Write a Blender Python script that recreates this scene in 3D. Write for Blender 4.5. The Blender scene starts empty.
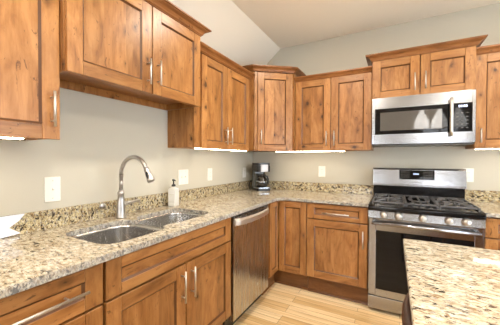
import bpy, bmesh, math, random
from mathutils import Vector, Matrix
S = bpy.context.scene
C = S.collection
R = math.radians
PI = math.pi

# ---------------------------------------------------------------- camera
cam_d = bpy.data.cameras.new('camera'); cam = bpy.data.objects.new('camera', cam_d); C.objects.link(cam)
YAW, PIT, ROL = .497, -.0136, .0031
F_ = Vector((-math.sin(YAW)*math.cos(PIT), math.cos(YAW)*math.cos(PIT), math.sin(PIT)))
R_ = Vector((math.cos(YAW), math.sin(YAW), 0)); U_ = R_.cross(F_)
R2 = R_*math.cos(ROL)+U_*math.sin(ROL); U2 = -R_*math.sin(ROL)+U_*math.cos(ROL)
m = Matrix((R2, U2, -F_)).transposed().to_4x4(); m.translation = Vector((1.6463, -3.1166, 1.2941))
cam.matrix_world = m
cam_d.sensor_fit = 'HORIZONTAL'; cam_d.sensor_width = 36; cam_d.lens = 264.75/500*36; cam_d.clip_start = .02
S.camera = cam

# ---------------------------------------------------------------- world, lights, exposure
S.view_settings.view_transform = 'Standard'; S.view_settings.look = 'None'
S.view_settings.gamma = 1; S.view_settings.use_curve_mapping = False
S.view_settings.exposure = -0.38
w = bpy.data.worlds.new('world'); S.world = w; w.use_nodes = True
w.node_tree.nodes['Background'].inputs[0].default_value = (.75, .87, 1, 1)
w.node_tree.nodes['Background'].inputs[1].default_value = 1.2

def area(name, loc, tgt, sx, sy, power, col, spread=180):
    d = bpy.data.lights.new(name, 'AREA'); d.shape = 'RECTANGLE'; d.size = sx; d.size_y = sy
    d.energy = power; d.color = col; d.spread = R(spread)
    o = bpy.data.objects.new(name, d); C.objects.link(o); o.location = loc
    o.rotation_euler = (Vector(tgt)-Vector(loc)).to_track_quat('-Z', 'Y').to_euler(); return o
# fill lights outside the invented patio door (right wall) and two invented rear windows
area('patio_fill', (4.32, -2.12, 1.1), (0, -2.12, 1.1), 2.3, 2.05, 150, (.80, .90, 1.0))
area('rear_window_fill', (.55, -6.68, 1.45), (.55, 0, 1.45), 1.1, 1.5, 45, (.93, .96, 1.0))
area('rear_window_fill', (2.75, -6.68, 1.45), (2.75, 0, 1.45), .9, 1.5, 38, (.93, .96, 1.0))
# invented, unseen ceiling downlights: positions (the fixtures themselves are built below)
DOWN = [(1.15, -1.25), (2.75, -1.25), (1.15, -2.75), (2.75, -2.75), (1.15, -4.4), (2.75, -4.4)]
for x, y in DOWN:
    d = bpy.data.lights.new('downlight_fill', 'AREA'); d.shape = 'DISK'; d.size = .13; d.energy = 24; d.color = (1, .90, .77)
    o = bpy.data.objects.new('downlight_fill', d); C.objects.link(o); o.location = (x, y, 2.655)

# ---------------------------------------------------------------- materials
def newmat(name):
    mt = bpy.data.materials.new(name); mt.use_nodes = True
    return mt, mt.node_tree.nodes, mt.node_tree.links, mt.node_tree.nodes['Principled BSDF']
def simple(name, col, rough=.5, metal=0, **kw):
    mt, n, l, b = newmat(name)
    b.inputs['Base Color'].default_value = (*col, 1); b.inputs['Roughness'].default_value = rough; b.inputs['Metallic'].default_value = metal
    for k, v in kw.items():
        b.inputs[k.replace('_', ' ')].default_value = v
    # a little procedural life
    t = n.new('ShaderNodeTexNoise'); t.inputs['Scale'].default_value = 40; t.inputs['Detail'].default_value = 3
    tc = n.new('ShaderNodeTexCoord'); l.new(tc.outputs['Object'], t.inputs['Vector'])
    mr = n.new('ShaderNodeMapRange'); mr.inputs['To Min'].default_value = max(0, rough-.04); mr.inputs['To Max'].default_value = min(1, rough+.04)
    l.new(t.outputs['Fac'], mr.inputs['Value']); l.new(mr.outputs[0], b.inputs['Roughness'])
    return mt
def ramp(n, stops, interp='LINEAR'):
    r = n.new('ShaderNodeValToRGB'); e = r.color_ramp.elements; r.color_ramp.interpolation = interp
    e[0].position, e[0].color = stops[0][0], (*stops[0][1], 1); e[1].position, e[1].color = stops[-1][0], (*stops[-1][1], 1)
    for p, c in stops[1:-1]:
        x = e.new(p); x.color = (*c, 1)
    return r
def mixc(n, l, fac, a, b, mode='MIX'):
    x = n.new('ShaderNodeMix'); x.data_type = 'RGBA'; x.blend_type = mode
    for s, v in ((x.inputs[0], fac), (x.inputs[6], a), (x.inputs[7], b)):
        if hasattr(v, 'is_linked') or hasattr(v, 'links'): l.new(v, s)
        elif isinstance(v, (int, float)): s.default_value = v
        else: s.default_value = (*v, 1)
    return x.outputs[2]

def wood(name, axis, cols, flat=None, dark=(.05, .018, .006), knots=1.0, rough=.34):
    mt, n, l, b = newmat(name)
    tc = n.new('ShaderNodeTexCoord'); at = n.new('ShaderNodeAttribute'); at.attribute_name = 'piece'
    oi = n.new('ShaderNodeObjectInfo')
    def math_(op, a, v):
        q = n.new('ShaderNodeMath'); q.operation = op; l.new(a, q.inputs[0])
        if isinstance(v, (int, float)): q.inputs[1].default_value = v
        else: l.new(v, q.inputs[1])
        return q.outputs[0]
    off = math_('ADD', math_('MULTIPLY', at.outputs['Fac'], 7.31), math_('MULTIPLY', oi.outputs['Random'], 53.7))
    cmb = n.new('ShaderNodeCombineXYZ'); [l.new(off, cmb.inputs[i]) for i in range(3)]
    va = n.new('ShaderNodeVectorMath'); va.operation = 'ADD'; l.new(tc.outputs['Object'], va.inputs[0]); l.new(cmb.outputs[0], va.inputs[1])
    def mapped(sl, sc):
        mp = n.new('ShaderNodeMapping'); s = [sc]*3; s[axis] = sl; mp.inputs['Scale'].default_value = s
        l.new(va.outputs[0], mp.inputs[0]); return mp.outputs[0]
    def noise(vec, scale, det=4, dist=0., rg=.55):
        t = n.new('ShaderNodeTexNoise'); t.inputs['Scale'].default_value = scale; t.inputs['Detail'].default_value = det
        t.inputs['Distortion'].default_value = dist; t.inputs['Roughness'].default_value = rg; l.new(vec, t.inputs['Vector']); return t.outputs['Fac']
    # knot field on the face plane (depth collapsed)
    vo = n.new('ShaderNodeTexVoronoi'); vo.inputs['Scale'].default_value = 1; vo.inputs['Randomness'].default_value = 1
    mp = n.new('ShaderNodeMapping'); sc = [9.5]*3; sc[axis] = 6.0
    if flat is not None: sc[flat] = 0
    mp.inputs['Scale'].default_value = sc; l.new(va.outputs[0], mp.inputs[0])
    wob = n.new('ShaderNodeTexNoise'); wob.inputs['Scale'].default_value = 26; wob.inputs['Detail'].default_value = 2; l.new(va.outputs[0], wob.inputs['Vector'])
    ws_ = n.new('ShaderNodeVectorMath'); ws_.operation = 'SCALE'; ws_.inputs['Scale'].default_value = .22; l.new(wob.outputs['Color'], ws_.inputs[0])
    wa = n.new('ShaderNodeVectorMath'); wa.operation = 'ADD'; l.new(mp.outputs[0], wa.inputs[0]); l.new(ws_.outputs[0], wa.inputs[1]); 
    vo.voronoi_dimensions = '2D'; sx = n.new('ShaderNodeSeparateXYZ'); l.new(wa.outputs[0], sx.inputs[0]); cx_ = n.new('ShaderNodeCombineXYZ')
    for k_, i_ in enumerate([i for i in range(3) if i != (flat if flat is not None else 1)]): l.new(sx.outputs[i_], cx_.inputs[k_])
    l.new(cx_.outputs[0], vo.inputs['Vector'])
    sep = n.new('ShaderNodeSeparateColor'); l.new(vo.outputs['Color'], sep.inputs[0])
    big = noise(mapped(2.6, 9), 1, 6, 1.6, .62)
    fine = noise(mapped(7, 110), 1, 3, .3)
    mid = noise(mapped(4, 30), 1, 3, 1.2)
    f = math_('ADD', math_('MULTIPLY', big, .66), math_('ADD', math_('MULTIPLY', mid, .20), math_('MULTIPLY', fine, .14)))
    rp = ramp(n, [(.33, cols[0]), (.47, cols[1]), (.62, cols[2])]); l.new(f, rp.inputs[0])
    col = rp.outputs[0]
    # mineral streaks
    st = ramp(n, [(.615, (0, 0, 0)), (.68, (1, 1, 1))]); l.new(noise(mapped(9, 22), 1, 5, 2.6, .65), st.inputs[0])
    col = mixc(n, l, math_('MULTIPLY', st.outputs[0], .75), col, tuple(c*.36 for c in cols[0]))
    # knots: dark heart with a browner halo, heart size differs per cell
    rad = math_('SUBTRACT', math_('MULTIPLY', math_('MULTIPLY', sep.outputs[1], sep.outputs[1]), .10), .02)
    dn = math_('SUBTRACT', vo.outputs['Distance'], rad)
    gate = math_('GREATER_THAN', sep.outputs[0], 1-.20*knots)
    halo = ramp(n, [(.04, (1, 1, 1)), (.26, (0, 0, 0))]); l.new(dn, halo.inputs[0])
    core = ramp(n, [(.03, (1, 1, 1)), (.075, (0, 0, 0))]); l.new(dn, core.inputs[0])
    col = mixc(n, l, math_('MULTIPLY', math_('MULTIPLY', halo.outputs[0], gate), .6), col, tuple(c*.45 for c in cols[0]))
    col = mixc(n, l, math_('MULTIPLY', math_('MULTIPLY', core.outputs[0], gate), .92), col, dark)
    # board to board tone
    wn = n.new('ShaderNodeTexWhiteNoise'); wn.noise_dimensions = '1D'; l.new(off, wn.inputs['W'])
    mr = n.new('ShaderNodeMapRange'); mr.inputs['To Min'].default_value = .84; mr.inputs['To Max'].default_value = 1.12; l.new(wn.outputs['Value'], mr.inputs['Value'])
    cc = n.new('ShaderNodeCombineColor'); [l.new(mr.outputs[0], cc.inputs[i]) for i in range(3)]
    col = mixc(n, l, 1.0, col, cc.outputs[0], 'MULTIPLY')
    l.new(col, b.inputs['Base Color'])
    b.inputs['Roughness'].default_value = rough; b.inputs['Specular IOR Level'].default_value = .45
    bp = n.new('ShaderNodeBump'); bp.inputs['Strength'].default_value = .08; bp.inputs['Distance'].default_value = .002
    l.new(fine, bp.inputs['Height']); l.new(bp.outputs[0], b.inputs['Normal'])
    return mt
ALD = [(.165, .062, .016), (.310, .132, .037), (.43, .205, .068)]
W_V = wood('alder_vertical', 2, ALD, 1); W_H = wood('alder_horizontal', 0, ALD, 1); W_S = wood('alder_side_panel', 2, ALD, 0)
W_TOE = wood('alder_shade_darkened', 0, [(.10, .035, .010), (.16, .06, .017), (.21, .085, .026)], 1, knots=.2)  # darkened alder: toe-kick and door-gap shade painted into the wood colour
ALI = [(.16, .062, .02), (.24, .098, .034), (.32, .14, .05)]
W_MOULD = wood('alder_moulding', 0, [(.15, .052, .013), (.25, .095, .026), (.35, .145, .045)], knots=.2)
W_LIP = simple('glaze_and_shade_lip', (.10, .036, .010), .4)  # dark glaze, with the panel recess's shadow line painted in

def stainless(name, axis, col=(.37, .375, .395), rough=.20):
    mt, n, l, b = newmat(name)
    b.inputs['Base Color'].default_value = (*col, 1); b.inputs['Metallic'].default_value = 1
    tc = n.new('ShaderNodeTexCoord'); mp = n.new('ShaderNodeMapping'); s = [260]*3; s[axis] = 3; mp.inputs['Scale'].default_value = s
    l.new(tc.outputs['Object'], mp.inputs[0]); t = n.new('ShaderNodeTexNoise'); t.inputs['Scale'].default_value = 1; t.inputs['Detail'].default_value = 2
    l.new(mp.outputs[0], t.inputs['Vector'])
    mr = n.new('ShaderNodeMapRange'); mr.inputs['To Min'].default_value = rough-.05; mr.inputs['To Max'].default_value = rough+.07
    l.new(t.outputs['Fac'], mr.inputs['Value']); l.new(mr.outputs[0], b.inputs['Roughness'])
    bp = n.new('ShaderNodeBump'); bp.inputs['Strength'].default_value = .06; bp.inputs['Distance'].default_value = .001
    l.new(t.outputs['Fac'], bp.inputs['Height'])
    # slight sheet waviness
    t2 = n.new('ShaderNodeTexNoise'); t2.inputs['Scale'].default_value = 5; l.new(tc.outputs['Object'], t2.inputs['Vector'])
    b2 = n.new('ShaderNodeBump'); b2.inputs['Strength'].default_value = .15; b2.inputs['Distance'].default_value = .004
    l.new(t2.outputs['Fac'], b2.inputs['Height']); l.new(bp.outputs[0], b2.inputs['Normal']); l.new(b2.outputs[0], b.inputs['Normal'])
    return mt
SS_H = stainless('stainless_brushed_across', 0); SS_V = stainless('stainless_brushed_upright', 2)
SS_DW = stainless('stainless_dishwasher', 2, (.52, .515, .51), .26)
SS_SINK = stainless('stainless_sink', 2, (.60, .595, .59), .24)
NICKEL = simple('satin_nickel', (.62, .59, .55), .42, 1)
FAUCETM = simple('brushed_nickel', (.50, .48, .46), .36, 1)

def granite(name, edge=False, dk=0.):
    mt, n, l, b = newmat(name)
    tc = n.new('ShaderNodeTexCoord'); mp = n.new('ShaderNodeMapping'); mp.inputs['Rotation'].default_value = (.3, .2, .55)
    mp.inputs['Scale'].default_value = (1, 1.9, 1.3); l.new(tc.outputs['Object'], mp.inputs[0])
    def noise(scale, det, dist=0, rg=.6, w=0):
        a = n.new('ShaderNodeVectorMath'); a.operation = 'ADD'; a.inputs[1].default_value = (w, w*1.7, -w); l.new(mp.outputs[0], a.inputs[0])
        t = n.new('ShaderNodeTexNoise'); t.inputs['Scale'].default_value = scale; t.inputs['Detail'].default_value = det
        t.inputs['Distortion'].default_value = dist; t.inputs['Roughness'].default_value = rg; l.new(a.outputs[0], t.inputs['Vector']); return t.outputs['Fac']
    r1 = ramp(n, [(.34, (.25, .195, .125)), (.45, (.49, .42, .30)), (.54, (.60, .54, .42)), (.66, (.67, .63, .53))]); l.new(noise(34, 6, .4), r1.inputs[0])
    col = r1.outputs[0]
    pt = ramp(n, [(.50, (0, 0, 0)), (.66, (1, 1, 1))]); l.new(noise(13, 5, .9, .6, 40), pt.inputs[0])
    pm = n.new('ShaderNodeMath'); pm.operation = 'MULTIPLY'; pm.inputs[1].default_value = .62; l.new(pt.outputs[0], pm.inputs[0])
    col = mixc(n, l, pm.outputs[0], col, (.36, .27, .17))
    if dk: col = mixc(n, l, 1., col, (1.0, .95, .74), 'MULTIPLY')
    def speck(sc, lo, hi, c, amt, w, dist=.5):
        nonlocal col
        r = ramp(n, [(lo, (0, 0, 0)), (hi, (1, 1, 1))]); l.new(noise(sc, 4, dist, .62, w), r.inputs[0])
        q = n.new('ShaderNodeMath'); q.operation = 'MULTIPLY'; q.inputs[1].default_value = amt; l.new(r.outputs[0], q.inputs[0])
        col = mixc(n, l, q.outputs[0], col, c)
    e = .035 if edge else dk
    speck(38, .56-e, .63-e, (.22, .13, .055), .9, 3)          # gold brown
    speck(50, .57-e, .64-e, (.28, .27, .25), .75, 9)            # grey
    speck(60, .60-e, .66-e, (.74, .72, .68), .5, 21)
    speck(34, .585-e, .625-e, (.035, .028, .024), .95, 15)       # black mica
    speck(110, .59-e, .65-e, (.06, .045, .035), .9, 27)
    if edge: col = mixc(n, l, .28, col, (.40, .42, .43))  # bluish daylight on the edge put into its colour
    l.new(col, b.inputs['Base Color']); b.inputs['Roughness'].default_value = .30 if edge else .07
    b.inputs['Specular IOR Level'].default_value = .5
    if edge:
        bp = n.new('ShaderNodeBump'); bp.inputs['Strength'].default_value = 1; bp.inputs['Distance'].default_value = .006
        l.new(noise(60, 4, .6), bp.inputs['Height']); l.new(bp.outputs[0], b.inputs['Normal'])
    return mt
GRAN = granite('speckled_granite'); GRAN_E = granite('granite_chiselled_edge', True)
GRAN_S = granite('granite_splash', False, .035)  # gold tint, plus the upright splash's weaker light put in as darkening
GRAN_S.node_tree.nodes['Mapping'].inputs['Location'].default_value = (3, 2, 1)

def paint(name, col, rough=.75, bump=.03):
    mt, n, l, b = newmat(name)
    b.inputs['Base Color'].default_value = (*col, 1); b.inputs['Roughness'].default_value = rough
    tc = n.new('ShaderNodeTexCoord'); t = n.new('ShaderNodeTexNoise'); t.inputs['Scale'].default_value = 160; t.inputs['Detail'].default_value = 4
    l.new(tc.outputs['Object'], t.inputs['Vector']); bp = n.new('ShaderNodeBump'); bp.inputs['Strength'].default_value = bump*4; bp.inputs['Distance'].default_value = .002
    l.new(t.outputs['Fac'], bp.inputs['Height']); l.new(bp.outputs[0], b.inputs['Normal'])
    return mt
WALL = paint('wall_paint', (.545, .515, .43)); CEIL = paint('ceiling_paint', (.87, .81, .69), .8)
WHITE = simple('white_plastic', (.82, .80, .74), .35); TRIMW = simple('white_trim', (.80, .79, .75), .4)
BLACKP = simple('black_plastic', (.018, .017, .017), .3); BLACKG = simple('black_glass', (.006, .006, .007), .05, Specular_IOR_Level=.28)
ENAMEL = simple('black_enamel', (.008, .008, .009), .12, Specular_IOR_Level=.3); IRON = simple('cast_iron', (.12, .12, .125), .4, .5)
DARKM = simple('dark_metal', (.08, .08, .08), .35, .8); LEATHER = simple('dark_brown_leather', (.045, .022, .016), .35)
SHADOW = simple('dark_cavity', (.02, .012, .008), .8); RUBBER = simple('rubber', (.02, .02, .02), .6)
GREYP = simple('grey_plastic', (.26, .25, .22), .35)
def emis(name, col, st):
    mt, n, l, b = newmat(name); b.inputs['Base Color'].default_value = (.8, .8, .8, 1)
    b.inputs['Emission Color'].default_value = (*col, 1); b.inputs['Emission Strength'].default_value = st; return mt
KEYM = simple('printed_key', (.10, .095, .09), .4)
LED = emis('led_diffuser', (1, .85, .62), 32); LAMPG = emis('lit_frosted_glass', (1, .96, .90), 10); BLUE = emis('blue_display', (.45, .6, 1), 2.2)
BULB = emis('added_downlight_lens', (1, .88, .70), 8)
def glass(name, col=(1, 1, 1), rough=0., ior=1.45):
    mt, n, l, b = newmat(name); b.inputs['Base Color'].default_value = (*col, 1); b.inputs['Transmission Weight'].default_value = 1
    b.inputs['Roughness'].default_value = rough; b.inputs['IOR'].default_value = ior; return mt
GLASS = glass('clear_glass'); PANE = glass('window_pane', ior=1.05); SOAP = simple('pearly_liquid_soap', (.74, .72, .66), .3)
BOTTLE = glass('milky_bottle', (.95, .94, .90), .3, 1.2); BOTTLE.node_tree.nodes['Principled BSDF'].inputs['Transmission Weight'].default_value = .45
SMOKE = simple('smoky_carafe_glass', (.03, .025, .02), .05)
# microwave inner window: dark glass over a perforated screen
def mesh_glass():
    mt, n, l, b = newmat('screened_glass')
    tc = n.new('ShaderNodeTexCoord'); vo = n.new('ShaderNodeTexVoronoi'); vo.inputs['Scale'].default_value = 330; vo.inputs['Randomness'].default_value = 0
    l.new(tc.outputs['Object'], vo.inputs['Vector']); r = ramp(n, [(.25, (.02, .02, .02)), (.4, (.11, .10, .09))]); l.new(vo.outputs['Distance'], r.inputs[0])
    l.new(r.outputs[0], b.inputs['Base Color']); b.inputs['Roughness'].default_value = .05; b.inputs['Specular IOR Level'].default_value = .9; return mt
SCREEN = mesh_glass()
def floor_mat():
    mt, n, l, b = newmat('maple_strip_floor')
    tc = n.new('ShaderNodeTexCoord'); br = n.new('ShaderNodeTexBrick'); l.new(tc.outputs['Object'], br.inputs['Vector'])
    br.inputs['Scale'].default_value = 1; br.inputs['Brick Width'].default_value = .85; br.inputs['Row Height'].default_value = .060
    br.inputs['Mortar Size'].default_value = .0016; br.inputs['Mortar Smooth'].default_value = .2; br.offset = .37; br.offset_frequency = 3
    br.inputs['Color1'].default_value = (0, 0, 0, 1); br.inputs['Color2'].default_value = (1, 1, 1, 1); br.inputs['Mortar'].default_value = (.5, .5, .5, 1)
    tone = ramp(n, [(0, (.64, .42, .19)), (.3, (.80, .58, .31)), (.7, (.88, .70, .44)), (1, (.72, .50, .24))]); l.new(br.outputs['Color'], tone.inputs[0])
    mp = n.new('ShaderNodeMapping'); mp.inputs['Scale'].default_value = (2.5, 45, 1); l.new(tc.outputs['Object'], mp.inputs[0])
    va = n.new('ShaderNodeVectorMath'); va.operation = 'ADD'; l.new(mp.outputs[0], va.inputs[0])
    sc = n.new('ShaderNodeVectorMath'); sc.operation = 'SCALE'; sc.inputs['Scale'].default_value = 37; l.new(br.outputs['Color'], sc.inputs[0]); l.new(sc.outputs[0], va.inputs[1])
    t = n.new('ShaderNodeTexNoise'); t.inputs['Scale'].default_value = 1; t.inputs['Detail'].default_value = 5; t.inputs['Distortion'].default_value = .8; l.new(va.outputs[0], t.inputs['Vector'])
    g = ramp(n, [(.32, (.72, .62, .5)), (.55, (1, 1, 1))]); l.new(t.outputs['Fac'], g.inputs[0])
    c = mixc(n, l, .8, tone.outputs[0], g.outputs[0], 'MULTIPLY'); c = mixc(n, l, br.outputs['Fac'], c, (.22, .12, .05))
    l.new(c, b.inputs['Base Color']); b.inputs['Roughness'].default_value = .28
    bp = n.new('ShaderNodeBump'); bp.inputs['Strength'].default_value = .3; bp.inputs['Distance'].default_value = .001; bp.invert = True
    l.new(br.outputs['Fac'], bp.inputs['Height']); l.new(bp.outputs[0], b.inputs['Normal']); return mt
FLOOR = floor_mat()

# ---------------------------------------------------------------- mesh helpers
class MB:
    """collects pieces into ONE mesh; every piece gets its own 'piece' value and material slot"""
    def __init__(s): s.v = []; s.f = []; s.fm = []; s.fp = []; s.sm = []; s.mats = []; s.k = 0
    def slot(s, mt):
        if mt not in s.mats: s.mats.append(mt)
        return s.mats.index(mt)
    def add(s, bm, mt, smooth=False):
        s.k += 1; o = len(s.v); bm.verts.index_update(); i = s.slot(mt)
        s.v += [tuple(v.co) for v in bm.verts]
        for f in bm.faces:
            s.f.append([o+v.index for v in f.verts]); s.fm.append(i); s.fp.append(s.k); s.sm.append(smooth)
        bm.free(); return s
    def box(s, x0, x1, y0, y1, z0, z1, mt, bev=.0015, seg=1):
        bm = bmesh.new(); bmesh.ops.create_cube(bm, size=1)
        for v in bm.verts: v.co = Vector(((x0+x1)/2+v.co.x*(x1-x0), (y0+y1)/2+v.co.y*(y1-y0), (z0+z1)/2+v.co.z*(z1-z0)))
        if bev: bmesh.ops.bevel(bm, geom=bm.edges[:], offset=min(bev, .45*min(abs(x1-x0), abs(y1-y0), abs(z1-z0))), segments=seg, affect='EDGES', profile=.5)
        return s.add(bm, mt, seg > 2)
    def tube(s, pts, r, mt, n=14, cap=True, flat=None):
        """tube through pts; r a number or list; flat=(ax,scale) squashes the section"""
        pts = [Vector(p) for p in pts]; rs = r if isinstance(r, (list, tuple)) else [r]*len(pts)
        bm = bmesh.new(); rings = []; prev = None
        for i, p in enumerate(pts):
            t = ((pts[min(i+1, len(pts)-1)]-p).normalized()+(p-pts[max(i-1, 0)]).normalized()).normalized()
            if prev is None:
                a = Vector((0, 0, 1)) if abs(t.z) < .9 else Vector((1, 0, 0)); u = t.cross(a).normalized()
            else: u = (prev-t*prev.dot(t)).normalized()
            prev = u; q = t.cross(u)
            rings.append([bm.verts.new(p+(u*math.cos(2*PI*k/n)+q*math.sin(2*PI*k/n))*rs[i]) for k in range(n)])
        for a, b in zip(rings, rings[1:]):
            for k in range(n): bm.faces.new((a[k], a[(k+1) % n], b[(k+1) % n], b[k]))
        if cap: bm.faces.new(rings[0][::-1]); bm.faces.new(rings[-1])
        bmesh.ops.recalc_face_normals(bm, faces=bm.faces[:])
        return s.add(bm, mt, True)
    def lathe(s, prof, mt, c=(0, 0, 0), n=28, axis='Z', cap=True, sm=True):
        bm = bmesh.new(); rings = []
        for r, h in prof:
            ring = []
            for k in range(n):
                a = 2*PI*k/n; x, y = r*math.cos(a), r*math.sin(a)
                p = {'Z': (x, y, h), 'Y': (x, h, y), 'X': (h, x, y)}[axis]
                ring.append(bm.verts.new(Vector(c)+Vector(p)))
            rings.append(ring)
        for a, b in zip(rings, rings[1:]):
            for k in range(n): bm.faces.new((a[k], a[(k+1) % n], b[(k+1) % n], b[k]))
        if cap: bm.faces.new(rings[0][::-1]); bm.faces.new(rings[-1])
        bmesh.ops.recalc_face_normals(bm, faces=bm.faces[:])
        return s.add(bm, mt, sm)
    def prism(s, poly, z0, z1, mt, bev=0, plane='XY', side=None, bevtop=0):
        """poly extruded; plane XY -> along Z, XZ -> along Y, YZ -> along X"""
        bm = bmesh.new()
        def P(a, b, h): return {'XY': (a, b, h), 'XZ': (a, h, b), 'YZ': (h, a, b)}[plane]
        lo = [bm.verts.new(P(a, b, z0)) for a, b in poly]; hi = [bm.verts.new(P(a, b, z1)) for a, b in poly]
        bm.faces.new(lo[::-1]); bm.faces.new(hi)
        for i in range(len(poly)): bm.faces.new((lo[i], lo[(i+1) % len(poly)], hi[(i+1) % len(poly)], hi[i]))
        bmesh.ops.recalc_face_normals(bm, faces=bm.faces[:])
        if bev: bmesh.ops.bevel(bm, geom=bm.edges[:], offset=bev, segments=2, affect='EDGES')
        return s.add(bm, mt)
    def sweep(s, path, prof, mt, closed=False):
        """mitred moulding: path (x,y) left->right seen from outside, prof (out, z)"""
        P = [Vector(p) for p in path]; bm = bmesh.new(); rings = []
        nrm = []
        for a, b in zip(P, P[1:]):
            d = (b-a).normalized(); nrm.append(Vector((d.y, -d.x)))
        for i, p in enumerate(P):
            if i == 0: m_ = nrm[0]
            elif i == len(P)-1: m_ = nrm[-1]
            else:
                m_ = (nrm[i-1]+nrm[i]).normalized(); m_ = m_/max(.3, m_.dot(nrm[i]))
            rings.append([bm.verts.new((p.x+m_.x*o, p.y+m_.y*o, z)) for o, z in prof])
        k = len(prof)
        for a, b in zip(rings, rings[1:]):
            for j in range(k): bm.faces.new((a[j], a[(j+1) % k], b[(j+1) % k], b[j]))
        bm.faces.new(rings[0]); bm.faces.new(rings[-1][::-1])
        bmesh.ops.recalc_face_normals(bm, faces=bm.faces[:])
        return s.add(bm, mt)
    def build(s, name, parent=None, loc=(0, 0, 0), rot=0):
        me = bpy.data.meshes.new(name); me.from_pydata(s.v, [], s.f)
        for mt in s.mats: me.materials.append(mt)
        me.polygons.foreach_set('material_index', s.fm); me.polygons.foreach_set('use_smooth', s.sm)
        a = me.attributes.new('piece', 'FLOAT', 'FACE'); a.data.foreach_set('value', [float(x) for x in s.fp]); me.update()
        o = bpy.data.objects.new(name, me); C.objects.link(o); o.location = loc; o.rotation_euler = (0, 0, rot)
        if parent: o.parent = parent
        return o
def thing(name, label, cat, loc=(0, 0, 0), rot=0, group=None):
    o = bpy.data.objects.new(name, None); C.objects.link(o); o.location = loc; o.rotation_euler = (0, 0, rot); o.empty_display_size = .05
    tag(o, label, cat, group); return o
def tag(o, label, cat, group=None):
    o['label'] = label; o['category'] = cat
    if group: o['group'] = group
    return o
def struct(o): o['kind'] = 'structure'; return o
def arc(cx, cy, r, a0, a1, n=8): return [(cx+r*math.cos(R(a0+(a1-a0)*i/n)), cy+r*math.sin(R(a0+(a1-a0)*i/n))) for i in range(n+1)]
def rrect(x0, x1, y0, y1, r, n=6):
    return arc(x1-r, y0+r, r, -90, 0, n)+arc(x1-r, y1-r, r, 0, 90, n)+arc(x0+r, y1-r, r, 90, 180, n)+arc(x0+r, y0+r, r, 180, 270, n)
LEFT = PI/2      # rotation for things on the left wall: local x -> world y, local y (depth) -> world -x

# ---------------------------------------------------------------- structure
X1, Y1, HC = 4.2, -6.5, 2.677
struct(MB().box(-.1, X1+.1, Y1-.1, .1, -.06, 0, FLOOR, 0).build('floor'))
struct(MB().box(-.1, 0, Y1, .1, 0, 2.42, WALL, 0).build('wall_left'))
b_ = MB(); b_.prism([(0, 0), (X1, 0), (X1, HC+.05), (.33, HC+.05), (0, 2.40)], 0, .1, WALL, plane='XZ'); struct(b_.build('wall_back'))
c_ = MB(); c_.prism([(0, 2.35), (.387, HC), (X1+.1, HC), (X1+.1, HC+.1), (.35, HC+.1), (-.1, 2.35)], Y1-.1, .1, CEIL, plane='XZ'); struct(c_.build('ceiling'))
DY0, DY1, DZ = -3.32, -.93, 2.13      # opening for the invented patio door in the right wall
b_ = MB(); b_.box(X1, X1+.1, DY1, .1, 0, HC, WALL, 0); b_.box(X1, X1+.1, Y1, DY0, 0, HC, WALL, 0); b_.box(X1, X1+.1, DY0, DY1, DZ, HC, WALL, 0); struct(b_.build('wall_right'))
b_ = MB(); ws = [(0., 1.1), (2.3, 3.2)]
b_.box(-.1, X1+.1, Y1-.1, Y1, 0, .7, WALL, 0); b_.box(-.1, X1+.1, Y1-.1, Y1, 2.2, HC, WALL, 0)
for a, c in ((-.1, 0.), (1.1, 2.3), (3.2, X1+.1)): b_.box(a, c, Y1-.1, Y1, .7, 2.2, WALL, 0)
struct(b_.build('wall_rear'))
for i, (a, c) in enumerate(ws):  # invented windows, out of view, there for the fill lights
    fr = MB()
    for q in ((a, a+.06, .7, 2.2), (c-.06, c, .7, 2.2), (a, c, .7, .76), (a, c, 2.14, 2.2), ((a+c)/2-.025, (a+c)/2+.025, .7, 2.2)): fr.box(q[0], q[1], Y1-.08, Y1-.02, q[2], q[3], TRIMW)
    wo = struct(fr.build('window_%d' % (i+1))); MB().box(a+.05, c-.05, Y1-.053, Y1-.047, .75, 2.15, PANE, 0).build('pane', wo)
fr = MB()
for q in ((DY0, DY0+.08, 0, DZ), (DY1-.08, DY1, 0, DZ), ((DY0+DY1)/2-.05, (DY0+DY1)/2+.05, 0, DZ), (DY0, DY1, DZ-.08, DZ), (DY0, DY1, 0, .05)): fr.box(X1+.02, X1+.07, q[0], q[1], q[2], q[3], TRIMW)
do = struct(fr.build('added_door_1')); MB().box(X1+.042, X1+.048, DY0+.07, DY1-.07, .04, DZ-.07, PANE, 0).build('pane', do)  # invented patio door, out of view, there for its fill light
MB().box(X1-.005, X1+.02, (DY0+DY1)/2+.02, (DY0+DY1)/2+.045, .95, 1.2, NICKEL).build('added_door_handle', do)
b_ = MB(); b_.box(2.99, X1, -.014, 0, 0, .1, TRIMW); struct(b_.build('baseboard_back'))
for i, (x, y) in enumerate(DOWN):
    t = thing('added_downlight', 'unseen round recessed downlight added in the ceiling to light the kitchen', 'ceiling light', (x, y, HC), 0, 'added recessed downlights in the ceiling')
    MB().lathe([(.068, -.012), (.09, -.006), (.092, 0), (.066, 0)], TRIMW, cap=False).build('trim_ring', t)
    MB().lathe([(.0, -.004), (.067, -.004)], BULB, cap=False).build('lens', t)

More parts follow.
